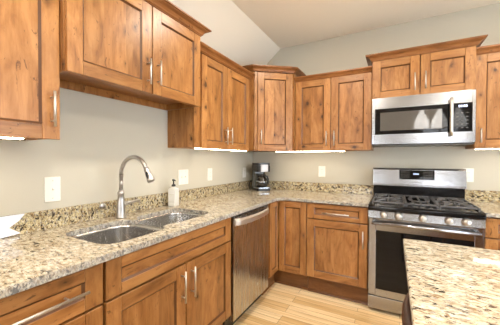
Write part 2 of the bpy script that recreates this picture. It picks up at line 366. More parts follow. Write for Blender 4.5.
# ---------------------------------------------------------------- cabinet kit (local frame: x across, front face of the doors at y=0, box behind, z up)
DT = .020
def door_mb(w, h, st=.070, rl=.065, panels=None, rng=random.Random(4)):
    d = MB(); g = .0004
    d.box(0, st, 0, DT, 0, h, W_V, .002); d.box(w-st, w, 0, DT, 0, h, W_V, .002)
    d.box(st+g, w-st-g, 0, DT, 0, rl, W_H, .002); d.box(st+g, w-st-g, 0, DT, h-rl, h, W_H, .002)
    hor = w > 1.6*h
    # bevelled inner lip, then the recessed panel made of glued boards
    e = .009; y0, y1 = .0015, .0105; x0, x1, z0, z1 = st, w-st, rl, h-rl
    bm = bmesh.new(); o = [bm.verts.new(p) for p in ((x0, y0, z0), (x1, y0, z0), (x1, y0, z1), (x0, y0, z1))]
    q = [bm.verts.new(p) for p in ((x0+e, y1, z0+e), (x1-e, y1, z0+e), (x1-e, y1, z1-e), (x0+e, y1, z1-e))]
    for i in range(4): bm.faces.new((o[i], o[(i+1) % 4], q[(i+1) % 4], q[i]))
    d.add(bm, W_LIP)
    if hor: d.box(x0+.002, x1-.002, y1, DT-.002, z0+.002, z1-.002, W_H, 0)
    else:
        n = max(2, int(round((x1-x0)/.115))); cuts = [x0+.002]+[x0+(x1-x0)*(i+rng.uniform(-.18, .18))/n for i in range(1, n)]+[x1-.002]
        for a, b in zip(cuts, cuts[1:]): d.box(a, b, y1, DT-.002, z0+.002, z1-.002, W_V, 0)
    return d
def pull(parent, x, z, length, vertical=True, so=.032, y=0):
    h = MB(); r = .0055; c = length*.34
    if vertical:
        h.tube([(x, y-so, z-length/2), (x, y-so, z+length/2)], r, NICKEL)
        for s in (-1, 1): h.tube([(x, y-so, z+s*c), (x, y, z+s*c)], .0042, NICKEL)
    else:
        h.tube([(x-length/2, y-so, z), (x+length/2, y-so, z)], r, NICKEL)
        for s in (-1, 1): h.tube([(x+s*c, y-so, z), (x+s*c, y, z)], .0042, NICKEL)
    return h.build('handle', parent)
def add_door(root, x0, x1, z0, z1, handle=None, name='door', hl=.155, st=.070, rl=.065, hz=None, loc_y=0):
    o = door_mb(x1-x0, z1-z0, st, rl, rng=random.Random(int(x0*991+z0*577))).build(name, root, (x0, loc_y, z0))
    if handle:
        if handle == 'bar': pull(o, (x1-x0)/2, (hz if hz is not None else (z1-z0)/2), hl, False)
        else:
            x = .035 if handle == 'l' else (x1-x0)-.035
            pull(o, x, hz, hl)
    return o
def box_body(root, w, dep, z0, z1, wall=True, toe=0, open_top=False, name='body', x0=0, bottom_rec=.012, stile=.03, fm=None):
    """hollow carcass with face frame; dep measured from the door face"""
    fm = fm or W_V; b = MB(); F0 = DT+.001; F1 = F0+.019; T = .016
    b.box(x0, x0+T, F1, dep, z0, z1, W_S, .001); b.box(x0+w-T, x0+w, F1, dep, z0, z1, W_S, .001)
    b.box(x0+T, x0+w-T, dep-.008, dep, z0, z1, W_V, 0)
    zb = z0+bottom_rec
    b.box(x0+T, x0+w-T, F1, dep-.008, zb, zb+T, W_MOULD, 0)  # bottom panel in darker alder to paint in underside shade
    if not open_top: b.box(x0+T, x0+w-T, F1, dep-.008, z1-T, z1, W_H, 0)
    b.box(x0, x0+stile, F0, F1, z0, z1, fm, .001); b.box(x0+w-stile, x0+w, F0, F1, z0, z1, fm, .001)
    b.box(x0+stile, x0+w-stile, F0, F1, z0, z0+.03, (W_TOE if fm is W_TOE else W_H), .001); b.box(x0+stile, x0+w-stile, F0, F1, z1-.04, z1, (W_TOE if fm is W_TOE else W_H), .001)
    if w > .6: b.box(x0+w/2-.02, x0+w/2+.02, F0, F1, z0+.03, z1-.04, W_TOE, .001)  # darkened centre stile paints in the shade of the door gap
    return b.build(name, root)
def crown_prof(z, h=.055, out=.052):
    return [(-.018, z), (.004, z), (.006, z+.10*h), (.012, z+.16*h), (.016, z+.34*h), (.026, z+.55*h), (.038, z+.66*h), (.043, z+.70*h), (.046, z+.80*h), (out, z+.84*h), (out, z+h), (-.018, z+h)]
def led_bar(name_label, loc, rot, length, group='under-cabinet light bars'):
    t = thing('under_cabinet_light', name_label, 'light', loc, rot, group)
    MB().box(0, length, -.016, .016, -.006, 0, TRIMW, .002).build('housing', t)
    MB().box(.006, length-.006, -.013, .013, -.0105, -.0065, LED, .0012).build('diffuser', t)
    return t
UB = 1.385     # underside of the wall cabinets
UF = .305      # door-face plane of the wall cabinets

# ---- wall cabinets on the left wall
def wall_cab(label, loc, rot, w, dep, z0, z1, doors, crown, crown_path, body_kw={}, stile=.07, **kw):
    t = thing('wall_cabinet', label, 'cabinet', loc, rot, 'knotty alder wall cabinets')
    t.location.z = 0
    box_body(t, w, dep, z0, z1, **body_kw)
    for d in doors: add_door(t, *d[:4], handle=d[4], hz=d[5]-d[2], **kw)
    m_ = MB(); m_.sweep(crown_path, crown_prof(*crown), W_MOULD); m_.build('crown_moulding', t)
    return t
g = .003
# nearest cabinet (left edge of the picture)
wall_cab('alder wall cabinet nearest the camera, at the left picture edge', (UF, -3.30, 0), LEFT, .838, UF-.001, UB, 2.235,
         [(.003, .4145, UB-.006, 2.215, None, 0), (.422, .835, UB-.006, 2.215, 'r', 1.512)], (2.236, .055, .052), [(-.0, .003), (.838, .003)])
# over the sink, higher and a little deeper
wall_cab('short two-door alder wall cabinet hung high above the kitchen sink', (.350, -2.46, 0), LEFT, .943, .349, 1.69, 2.235,
         [(.004, .480, 1.690, 2.222, 'r', 1.81), (.488, .940, 1.690, 2.222, 'l', 1.822)], (2.223, .055, .058),
         [(-.0, .35), (0, 0), (.943, 0), (.943, .349)], hl=.15, body_kw=dict(bottom_rec=.045))
# right of the sink, towards the corner
t = wall_cab('tall two-door alder wall cabinet on the left wall above the dishwasher', (UF, -1.515, 0), LEFT, .893, UF-.001, UB, 2.14,
         [(.070, .430, UB-.006, 2.128, 'r', 1.50), (.438, .848, UB-.006, 2.128, 'l', 1.503)], (2.135, .052, .050), [(0, .003), (.893, .003)], body_kw=dict(stile=.075))

# diagonal corner cabinet
t = thing('corner_wall_cabinet', 'diagonal corner wall cabinet with one door above the coffee maker', 'cabinet', (0, 0, 0))
A = Vector((.345, -.615)); B = Vector((.680, -.352)); dAB = (B-A).normalized(); ang = math.atan2(dAB.y, dAB.x)
inn = Vector((-dAB.y, dAB.x))*(DT+.002); Ai = A+inn; Bi = B+inn
poly = [(.001, -.001), (.001, -.619), (.330, -.619), (Ai.x, Ai.y), (Bi.x, Bi.y), (.683, -.338), (.683, -.001)]
MB().prism(poly, UB, 2.235, W_V).build('body', t)
L = (B-A).length
o = door_mb(L-.045, .835).build('door', t, (A.x+dAB.x*.032, A.y+dAB.y*.032, UB-.004), ang)
pull(o, .035, .145, .155)
MB().box(-.004, .028, .004, DT, 0, .84, W_V, .002).build('filler_strip', t, (A.x, A.y, UB-.002), ang)
MB().sweep([(.001, -.619), (.335, -.622), (A.x, A.y), (B.x, B.y), (.686, -.34), (.684, -.001)], crown_prof(2.226, .055, .048), W_MOULD).build('crown_moulding', t)

# back wall
wall_cab('two-door alder wall cabinet on the back wall, left of the microwave', (.686, -UF, 0), 0, .772, UF-.001, UB, 2.145,
         [(.003, .380, UB+.002, 2.135, 'r', 1.508), (.388, .768, UB+.002, 2.135, 'l', 1.506)], (2.134, .048, .046), [(0, .003), (.772, .003)])
wall_cab('short two-door alder wall cabinet directly above the microwave', (1.460, -.360, 0), 0, .768, .359, 1.858, 2.225,
         [(.003, .380, 1.858, 2.212, 'r', 1.978), (.388, .765, 1.858, 2.212, 'l', 1.980)], (2.213, .055, .055),
         [(0, .359), (0, 0), (.768, 0), (.768, .359)], hl=.15)
wall_cab('alder wall cabinet right of the microwave, cut by the picture edge', (2.230, -UF, 0), 0, .76, UF-.001, UB+.005, 2.165,
         [(.004, .378, UB+.006, 2.152, 'l', 1.49), (.382, .757, UB+.006, 2.152, 'r', 1.49)], (2.153, .052, .046), [(0, .003), (.76, .003)], hl=.115)

# under-cabinet lights
ZL = UB+.0115
led_bar('lit light bar under the alder wall cabinet above the dishwasher', (.262, -1.478, ZL-.012), LEFT, .82)
led_bar('lit light bar under the wall cabinet nearest the camera', (.255, -3.2, ZL-.012), LEFT, .62)
led_bar('lit light bar under the corner and back wall cabinets', (.44, -.262, ZL-.012), 0, .77)
led_bar('lit light bar under the wall cabinet right of the microwave', (2.245, -.25, ZL-.007), 0, .70)

# ---------------------------------------------------------------- base cabinets
BF = .63
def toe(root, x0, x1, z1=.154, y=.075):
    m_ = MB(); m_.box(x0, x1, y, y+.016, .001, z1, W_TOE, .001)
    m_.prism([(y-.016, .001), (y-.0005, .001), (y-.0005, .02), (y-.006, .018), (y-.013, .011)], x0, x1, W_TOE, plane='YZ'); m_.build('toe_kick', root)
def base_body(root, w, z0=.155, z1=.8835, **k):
    return box_body(root, w, BF-.002, z0, z1, open_top=True, stile=.02, fm=W_TOE, **k)  # frame darkened: shade between doors and drawers painted in
# drawer base at the picture's lower left
t = thing('base_cabinet', 'alder base cabinet with a long drawer pull left of the sink cabinet', 'cabinet', (BF, -3.04, 0), LEFT)
base_body(t, .572); toe(t, 0, .572)
add_door(t, .003, .569, .716, .878, 'bar', 'drawer', hl=.42, rl=.050, hz=.083)
add_door(t, .003, .283, .17, .706, 'r', hz=.41); add_door(t, .291, .569, .17, .706, 'l', hz=.41)
# sink base
t = thing('sink_base_cabinet', 'alder base cabinet under the sink with a false drawer front and two doors', 'cabinet', (BF, -2.466, 0), LEFT)
base_body(t, .951); toe(t, 0, .951)
add_door(t, .007, .944, .716, .878, None, 'false_drawer_front', rl=.048)
add_door(t, .007, .474, .17, .706, 'r', hz=.425, hl=.17); add_door(t, .482, .944, .17, .706, 'l', hz=.425, hl=.17)
# corner base (lazy susan) : L shaped
t = thing('corner_base_cabinet', 'L-shaped alder corner base cabinet with two narrow doors meeting in the corner', 'cabinet', (0, 0, 0))
m_ = MB(); q = .012
fl = BF-DT-.001
m_.prism([(.002, -.002), (.002, -.871), (fl, -.871), (fl, -fl), (.913, -fl), (.913, -.002)], .155, .171, W_H)
m_.box(.002, .012, -.871, -.002, .171, .8835, W_V, 0); m_.box(.012, .913, -.012, -.002, .171, .8835, W_V, 0)
m_.box(.012, fl, -.871, -.855, .171, .8835, W_V, 0); m_.box(.897, .913, -fl, -.012, .171, .8835, W_V, 0)
for z in (.171, .846): m_.box(fl-.019, fl, -.855, -fl, z, z+.03, W_H, 0); m_.box(fl-.019, .897, -fl, -fl+.019, z, z+.03, W_H, 0)
m_.box(fl-.019, fl, -.855, -.829, .201, .846, W_V, 0)
m_.build('body', t)
o = door_mb(.196, .705, .045, .05).build('door', t, (BF, -.832, .17), LEFT)
o = door_mb(.278, .705, .058, .06).build('door', t, (BF+.004, -BF, .17), 0)
m_ = MB(); m_.box(.539, .555, -.871, -.555, .001, .154, W_TOE, .001); m_.box(.555, .913, -.555, -.539, .001, .154, W_TOE, .001)
m_.box(.5555, .567, -.871, -.567, .001, .018, W_TOE, .003); m_.box(.5555, .913, -.567, -.5555, .001, .018, W_TOE, .003); m_.build('toe_kick', t)
# drawer + door left of the range
t = thing('base_cabinet', 'alder base cabinet with one drawer over one door, left of the range', 'cabinet', (.915, -BF, 0), 0)
base_body(t, .542); toe(t, 0, .542)
add_door(t, .005, .539, .733, .872, 'bar', 'drawer', hl=.235, rl=.038, hz=.064)
add_door(t, .005, .539, .172, .724, 'r', hz=.424, hl=.15)
t = thing('base_cabinet', 'alder base cabinet at the picture edge, right of the range', 'cabinet', (2.229, -BF, 0), 0)
base_body(t, .76); toe(t, 0, .76)
add_door(t, .005, .757, .733, .872, 'bar', 'drawer', hl=.235, rl=.038, hz=.064)
add_door(t, .005, .379, .172, .724, 'r', hz=.424); add_door(t, .383, .757, .172, .724, 'l', hz=.424)

# ---------------------------------------------------------------- worktops
ZT = .914; ZB = .885
def slab(name, poly, cutters, parent, z0=ZB, z1=ZT):
    """polished slab with a rough front: top/bottom in granite, edge faces in the chiselled granite"""
    m_ = MB(); m_.prism(poly, z0, z1, GRAN); o = m_.build(name, parent)
    o.data.materials.append(GRAN_E)
    for i, cpoly in enumerate(cutters):
        k = MB(); k.prism(cpoly, z0-.05, z1+.05, GRAN); ko = k.build('cut')
        md = o.modifiers.new('b', 'BOOLEAN'); md.operation = 'DIFFERENCE'; md.object = ko; md.solver = 'EXACT'
        dg = bpy.context.evaluated_depsgraph_get(); me = bpy.data.meshes.new_from_object(o.evaluated_get(dg)); o.modifiers.clear(); o.data = me
        bpy.data.objects.remove(ko, do_unlink=True)
    if len(o.data.materials) < 2: o.data.materials.append(GRAN_E)
    bm = bmesh.new(); bm.from_mesh(o.data)
    eds = [e for e in bm.edges if len(e.link_faces) == 2 and abs(e.link_faces[0].normal.z-e.link_faces[1].normal.z) > .9]
    bmesh.ops.bevel(bm, geom=eds, offset=.003, segments=2, affect='EDGES')
    for f in bm.faces: f.material_index = 1 if abs(f.normal.z) < .5 else 0
    bm.to_mesh(o.data); bm.free()
    return o
BW1 = (.165, .560, -2.405, -2.030); BW2 = (.165, .520, -1.992, -1.585)      # the two bowls (x0,x1,y0,y1)
t = thing('granite_worktop', 'L-shaped speckled granite worktop with the sink cut into it', 'worktop')
lp = [(.001, -.001), (.001, -3.6), (.650, -3.6), (.650, -.74), (.665, -.695), (.70, -.662), (.745, -.650), (1.4595, -.650), (1.4595, -.001)]
slab('countertop', lp, [rrect(*BW1, .085), rrect(*BW2, .085), rrect(.24, .50, -2.06, -1.96, .01)], t)
ZS = 1.016
m_ = MB(); m_.box(.001, .021, -3.6, -.022, ZT+.0005, ZS, GRAN_S, .0015); m_.box(.001, 1.4595, -.021, -.001, ZT+.0005, ZS, GRAN_S, .0015); m_.build('backsplash', t)
t = thing('granite_worktop', 'short speckled granite worktop right of the range', 'worktop')
slab('countertop', [(2.2265, -.001), (2.2265, -.650), (2.99, -.650), (2.99, -.001)], [], t)
MB().box(2.2265, 2.99, -.021, -.001, ZT+.0005, ZS, GRAN_S, .0015).build('backsplash', t)

# sink
t = thing('kitchen_sink', 'undermount double-bowl stainless steel sink in the granite worktop', 'sink', (.36, -2.0, ZB))
def bowl(x0, x1, y0, y1, dep):
    bm = bmesh.new(); rings = []
    for inset, z, r in ((-.02, -.0012, .10), (-.0005, -.0012, .09), (.0, -.012, .088), (.010, -.6*dep, .085), (.018, -dep+.04, .08), (.03, -dep+.012, .07), (.055, -dep, .05), (.12, -dep-.004, .02)):
        rings.append([bm.verts.new((a-.36, b+2.0, z)) for a, b in rrect(x0+inset, x1-inset, y0+inset, y1-inset, r)])
    n = len(rings[0])
    for a, b in zip(rings, rings[1:]):
        for k in range(n): bm.faces.new((a[k], a[(k+1) % n], b[(k+1) % n], b[k]))
    bm.faces.new(rings[-1])
    bmesh.ops.solidify(bm, geom=bm.faces[:], thickness=.0)if False else None
    m_ = MB(); m_.add(bm, SS_SINK, True); return m_
for nm, bw, dp in (('bowl', BW1, .20), ('bowl', BW2, .17)):
    bo = bowl(*bw, dp).build(nm, t)
    cx, cy = (bw[0]+bw[1])/2-.36, (bw[2]+bw[3])/2+2.0
    MB().lathe([(.0, -dp-.001), (.02, -dp-.001), (.03, -dp+.001), (.042, -dp+.002), (.044, -dp-.002)], NICKEL, (cx, cy, 0), cap=False).build('drain', bo)
m_ = MB(); m_.box(.20-.36, .50-.36, -2.031+2, -1.991+2, -.010, -.003, SS_SINK, .003, 2); m_.build('divider', t)

# faucet
t = thing('kitchen_faucet', 'brushed nickel gooseneck faucet with pull-down spray behind the sink', 'faucet', (.110, -2.020, ZT+.0005), R(0))
MB().lathe([(.0305, 0), (.0305, .006), (.027, .012), (.0265, .05), (.0235, .09), (.021, .12), (.0175, .150), (.021, .154), (.021, .164), (.016, .168), (.0125, .18)], FAUCETM).build('body', t)
pts = [(0, 0, .175), (0, 0, .275)]; rr = .114
for i in range(0, 15):
    a = R(180-i*11.2); pts.append((rr+rr*math.cos(a), .0+.0008*i, .275+rr*math.sin(a)*1.0))
e = Vector(pts[-1]); d = (e-Vector(pts[-2])).normalized()
MB().tube(pts, .0125, FAUCETM, 18).build('spout', t)
s_ = MB(); s_.tube([e, e+d*.01, e+d*.04, e+d*.078, e+d*.088], [.0135, .0155, .0175, .0225, .0215], FAUCETM, 20); sp = s_.build('spray_head', t)
s_ = MB(); q = e+d*.045; u = Vector((d.z, 0, -d.x)).normalized()
if u.x < 0: u = -u
s_.tube([q+Vector((.006, -.012, .0))+d*-.022, q+Vector((.006, -.0135, 0)), q+Vector((.006, -.015, 0))+d*.026], [.006, .0105, .006], BLACKP, 12); s_.build('spray_button', sp)
h_ = MB(); h_.tube([(0, .012, .085), (0, .040, .088)], .015, FAUCETM, 16); h_.tube([(.0, .036, .088), (.004, .06, .092), (.012, .135, .094)], [.013, .010, .0085], FAUCETM, 12); h_.build('lever', t)
# disposal air switch on the backsplash
t = tag(MB().lathe([(.0, .012), (.016, .012), (.020, .007), (.0205, 0)], FAUCETM, axis='X', cap=False).build('air_switch_button', None, (.0215, -2.089, .992)), 'small round nickel button set in the backsplash left of the faucet', 'button')

# added bluish white sheet standing in for an unidentified patch on the backsplash
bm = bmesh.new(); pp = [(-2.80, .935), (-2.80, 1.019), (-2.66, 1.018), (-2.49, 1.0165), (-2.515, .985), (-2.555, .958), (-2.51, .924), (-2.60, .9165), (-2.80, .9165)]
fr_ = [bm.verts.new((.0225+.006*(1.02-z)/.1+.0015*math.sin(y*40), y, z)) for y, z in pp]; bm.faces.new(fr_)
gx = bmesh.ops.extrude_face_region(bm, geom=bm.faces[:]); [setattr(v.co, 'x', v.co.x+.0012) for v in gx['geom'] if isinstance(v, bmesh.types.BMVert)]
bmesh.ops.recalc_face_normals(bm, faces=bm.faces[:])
m_ = MB(); m_.add(bm, simple('bluish_white_patch', (.72, .77, .88), .3)); tag(m_.build('patch_sheet'), 'bluish white notched shape added for an unidentified patch on the backsplash at the left picture edge', 'pale_patch')
# soap dispenser
t = thing('soap_dispenser', 'clear square soap bottle with black pump right of the faucet', 'soap dispenser', (.088, -1.535, ZT+.0005), R(12))
def sq(w, z, r): return [(a, b, z) for a, b in rrect(-w, w, -w, w, r, 4)]
def loft(rings, mt):
    bm = bmesh.new(); rs = [[bm.verts.new(p) for p in r] for r in rings]; n = len(rs[0])
    for a, b in zip(rs, rs[1:]):
        for k in range(n): bm.faces.new((a[k], a[(k+1) % n], b[(k+1) % n], b[k]))
    bm.faces.new(rs[0][::-1]); bm.faces.new(rs[-1]); bmesh.ops.recalc_face_normals(bm, faces=bm.faces[:]); m_ = MB(); m_.add(bm, mt, False); return m_
loft([sq(.031, 0, .008), sq(.033, .004, .010), sq(.033, .134, .010), sq(.030, .142, .014), sq(.017, .148, .012), sq(.014, .150, .0135), sq(.014, .156, .0135)], BOTTLE).build('bottle', t)
bo = loft([sq(.029, .004, .007), sq(.029, .112, .007)], SOAP).build('liquid_soap', t)
MB().box(-.026, .026, -.0345, -.0335, .03, .10, WHITE, 0).build('bottle_label', t)
m_ = MB(); m_.lathe([(.0165, .156), (.0165, .170), (.010, .174), (.006, .176), (.0055, .200), (.011, .202), (.011, .213), (.004, .215)], BLACKP, n=20)
m_.tube([(0, 0, .207), (.022, -.018, .208), (.032, -.026, .203)], [.006, .005, .004], BLACKP, 10); m_.build('pump', t)

# ---------------------------------------------------------------- coffee maker
t = thing('coffee_maker', 'black and silver drip coffee maker in the counter corner', 'coffee maker', (.205, -.185, ZT+.0005), R(48))
m_ = MB(); m_.prism(rrect(-.085, .085, -.13, .11, .03), 0, .028, BLACKP, .003); m_.build('base', t)
MB().prism(rrect(-.088, .088, -.133, -.02, .03), .0285, .040, SS_H, .002).build('warming_plate', t)
MB().prism(rrect(-.082, .082, .035, .108, .025), .0285, .295, simple('smoky_tank', (.10, .10, .085), .25), .003).build('water_tank', t)
MB().prism(rrect(-.084, .084, -.125, .112, .035), .225, .300, BLACKP, .004).build('brew_head', t)
m_ = MB(); m_.prism([(a, b) for a, b in rrect(-.048, .048, -.131, -.112, .008)], .226, .312, simple('dull_silver_plastic', (.42, .40, .38), .4, .5), .002); m_.build('front_panel', t)
MB().prism(rrect(-.080, .080, -.118, .105, .03), .3005, .330, BLACKP, .004).build('lid', t)
c_ = MB(); c_.lathe([(.045, .0405), (.066, .048), (.075, .085), (.070, .125), (.052, .158), (.048, .172)], SMOKE, (0, -.045, 0)); ca = c_.build('carafe', t)
MB().lathe([(.049, .173), (.051, .176), (.051, .190), (.02, .197)], BLACKP, (0, -.045, 0)).build('carafe_lid', ca)
MB().lathe([(.0745, .10), (.0748, .105), (.0730, .118), (.072, .118)], SS_H, (0, -.045, 0), cap=False).build('metal_band', ca)
MB().tube([(.02, -.095, .178), (.03, -.135, .172), (.036, -.152, .14), (.034, -.146, .09), (.026, -.108, .072)], [.009, .010, .010, .009, .008], BLACKP, 10).build('carafe_handle', ca)
cd = MB(); cd.tube([(-.0, .11, .05), (.0, .125, .052), (-.05, .13, .10), (-.095, .125, .09), (-.115, .10, .05), (-.118, .06, .012), (-.10, .09, .006)], .006, BLACKP, 8); cd.build('power_cord', t)

# ---------------------------------------------------------------- outlets and switches
def plate(label, name, cat, loc, rot, w, kind, n=1, h=.125):
    t = thing(name, label, cat, loc, rot, 'white wall outlets' if kind == 'outlet' else 'white light switches')
    MB().box(-w/2, w/2, -.0065, -.0005, -h/2, h/2, WHITE, .003, 2).build('cover_plate', t)
    for i in range(n):
        x = (i-(n-1)/2)*.046
        if kind == 'switch':
            m_ = MB(); m_.box(x-.005, x+.005, -.0075, -.0066, -.012, .012, WHITE, 0); m_.prism([(-.0076, -.006), (-.016, .003), (-.014, .009), (-.0076, .004)], x-.004, x+.004, WHITE, plane='YZ'); m_.build('toggle', t)
        else:
            for s in (-1, 1):
                m_ = MB(); m_.prism([(x+a, s*.020+b) for a, b in rrect(-.0165, .0165, -.014, .014, .010)], -.0085, -.0066, WHITE, plane='XZ')
                for dx in (-.006, .006): m_.box(x+dx-.001, x+dx+.001, -.0088, -.0084, s*.020-.002, s*.020+.006, DARKM, 0)
                m_.build('socket', t)
        for s in (-1, 1): MB().lathe([(.003, -.0075), (.0032, -.0066)], NICKEL, (x, 0, s*(.048 if kind == 'switch' else .0)), n=10, axis='Y').build('screw', t) if (s > 0 or kind == 'switch') else None
    return t
plate('white single light switch plate on the wall left of the faucet', 'light_switch', 'switch', (.0, -2.358, 1.124), LEFT, .078, 'switch', 1, .135)
plate('white double light switch plate on the wall above the soap bottle', 'light_switch', 'switch', (.0, -1.330, 1.131), LEFT, .125, 'switch', 2, .132)
plate('white outlet plate on the left wall between double switch and coffee maker', 'wall_outlet', 'outlet', (.0, -.945, 1.135), LEFT, .078, 'outlet')
plate('white outlet plate on the left wall beside the coffee maker', 'wall_outlet', 'outlet', (.0, -.238, 1.124), LEFT, .078, 'outlet')
plate('white outlet plate on the back wall between coffee maker and range', 'wall_outlet', 'outlet', (.912, 0, 1.150), 0, .078, 'outlet')
plate('white outlet plate on the back wall half hidden by the range', 'wall_outlet', 'outlet', (2.255, 0, 1.150), 0, .078, 'outlet')

# ---------------------------------------------------------------- dishwasher (local frame like the cabinets)
t = thing('dishwasher', 'stainless steel dishwasher between sink cabinet and corner cabinet', 'dishwasher', (BF, -1.505, 0), LEFT)
W = .628
MB().box(.004, W-.004, .05, .60, .10, .868, DARKM, .002).build('body', t)
m_ = MB(); m_.prism([(.0, .105), (.045, .105), (.045, .868), (.012, .868), (.003, .860), (.0, .845)], .014, W-.002, SS_DW, plane='YZ'); dd = m_.build('door', t)
m_ = MB()
n = 16; hp = []
for i in range(n+1):
    u = i/n; hp.append((.030+u*(W-.052), -.006-.045*math.sin(PI*u)**.6, .832))
rings = []
bm = bmesh.new()
for (x, y, z) in hp: rings.append([bm.verts.new(p) for p in ((x, y+.006, z+.022), (x, y-.006, z+.008), (x, y-.004, z-.026), (x, y+.004, z-.032), (x, y+.006, z-.012), (x, y+.006, z+.012))])
for a, b in zip(rings, rings[1:]):
    for k in range(6): bm.faces.new((a[k], a[(k+1) % 6], b[(k+1) % 6], b[k]))
bm.faces.new(rings[0]); bm.faces.new(rings[-1]); bmesh.ops.recalc_face_normals(bm, faces=bm.faces[:])
m_.add(bm, NICKEL, False); m_.build('handle', dd)
MB().box(.02, W-.012, .0, .045, .8685, .880, BLACKP, .001).build('control_strip', t)
MB().lathe([(.0, -.0022), (.012, -.0022), (.0135, -.0004)], NICKEL, (.40, 0, .225), axis='Y', cap=False).build('badge', dd)
MB().box(.004, W-.004, .07, .09, .002, .0995, BLACKP, .002).build('toe_kick', t)

# ---------------------------------------------------------------- range
RX = 1.4625; RW = .7605; RF = -.660
t = thing('gas_range', 'stainless steel gas range with five burners and black oven window', 'range', (RX, 0, 0))
MB().box(0, RW, RF+.045, -.012, .03, .868, DARKM, .002).build('body', t)
for x in (.05, RW-.05):
    for y in (RF+.1, -.08): MB().lathe([(.018, .001), (.018, .03)], BLACKP, (x, y, 0), n=12).build('foot', t)
# cooktop with raised lip
m_ = MB(); m_.box(0, RW, -.700, -.075, .869, .905, ENAMEL, .006, 3); 
for q in ((0, RW, -.700, -.682), (0, RW, -.093, -.075), (0, .018, -.682, -.093), (RW-.018, RW, -.682, -.093)): m_.box(*q, .9055, .917, ENAMEL, .005, 3)
ck = m_.build('cooktop', t)
# control panel
m_ = MB(); m_.prism([(RF+.044, .802), (RF-.020, .802), (RF-.026, .808), (RF-.014, .862), (RF-.012, .8685), (RF+.044, .8685)], 0, RW, SS_H, plane='YZ'); cp = m_.build('control_panel', t)
for x in (.118, .222, .386, .551, .652):
    k = MB(); yk = RF-.0195
    k.lathe([(.030, .0), (.030, -.006), (.024, -.008), (.0225, -.030), (.018, -.034), (.0, -.034)], NICKEL, (x, yk, .838), axis='Y', n=24, cap=False)
    k.box(x-.0045, x+.0045, yk-.044, yk-.032, .819, .857, NICKEL, .002); k.build('knob', t)
# oven door
m_ = MB(); oz0, oz1, of = .148, .798, RF
wx0, wx1, wz0, wz1 = .058, RW-.056, .205, .700
m_.box(0.002, wx0, of, of+.044, oz0, oz1, SS_V, .003); m_.box(wx1, RW-.002, of, of+.044, oz0, oz1, SS_V, .003)
m_.box(wx0, wx1, of, of+.044, oz0, wz0, SS_H, 0); m_.box(wx0, wx1, of, of+.044, wz1, oz1, SS_H, 0); od = m_.build('oven_door', t)
MB().box(wx0, wx1, of+.003, of+.040, wz0, wz1, BLACKG, 0).build('oven_window', od)
m_ = MB(); m_.tube([(.028, of-.052, .768), (RW-.028, of-.052, .768)], .0135, SS_H, 16)
for x in (.045, RW-.045): m_.box(x-.014, x+.014, of-.050, of, .756, .780, SS_V, .003)
m_.build('handle', od)
MB().box(.002, RW-.002, RF+.002, RF+.044, .034, .139, SS_H, .004).build('storage_drawer', t)
MB().box(.002, RW-.002, RF+.02, RF+.044, .1395, .1475, BLACKP, 0).build('drawer_gap_trim', t)
# backguard
m_ = MB(); m_.box(0.004, RW-.004, -.074, -.012, .869, 1.03, ENAMEL, .002); m_.build('backguard_base', t)
m_ = MB(); m_.prism([(-.012, 1.0305), (-.100, 1.0305), (-.100, 1.05), (-.085, 1.19), (-.078, 1.203), (-.066, 1.208), (-.012, 1.208)], -.002, RW+.002, SS_H, plane='YZ'); bg = m_.build('backguard', t)
def on_bg(z): return -.100+(z-1.05)/.14*.015-.0012
m_ = MB(); m_.prism([(on_bg(1.098)+.003, 1.098), (on_bg(1.098), 1.098), (on_bg(1.188), 1.188), (on_bg(1.188)+.003, 1.188)], .235, .525, BLACKG, plane='YZ'); dp = m_.build('display', bg)
for j in range(3):
    for i in range(4):
        for x0 in (.252, .440):
            z = 1.116+j*.024; x = x0+i*.019
            MB().box(x, x+.010, on_bg(z)-.0016, on_bg(z)-.0006, z, z+.006, GREYP, 0).build('key', dp)
for x in (.355, .366, .380, .391): MB().box(x, x+.006, on_bg(1.15)-.0016, on_bg(1.15)-.0006, 1.146, 1.158, BLUE, 0).build('digit', dp)
def text(body, size, mt, parent, loc, rot, name='lettering', ext=.0006):
    cu = bpy.data.curves.new(name, 'FONT'); cu.body = body; cu.size = size; cu.align_x = 'CENTER'; cu.extrude = ext
    o = bpy.data.objects.new(name, cu); C.objects.link(o); dg = bpy.context.evaluated_depsgraph_get()
    me = bpy.data.meshes.new_from_object(o.evaluated_get(dg)); bpy.data.objects.remove(o, do_unlink=True)
    me.materials.clear(); me.materials.append(mt); o = bpy.data.objects.new(name, me); C.objects.link(o); o.parent = parent; o.location = loc; o.rotation_euler = rot; return o
text('SAMSUNG', .018, GREYP, bg, (.38, on_bg(1.07)-.0004, 1.066), (R(84), 0, 0))
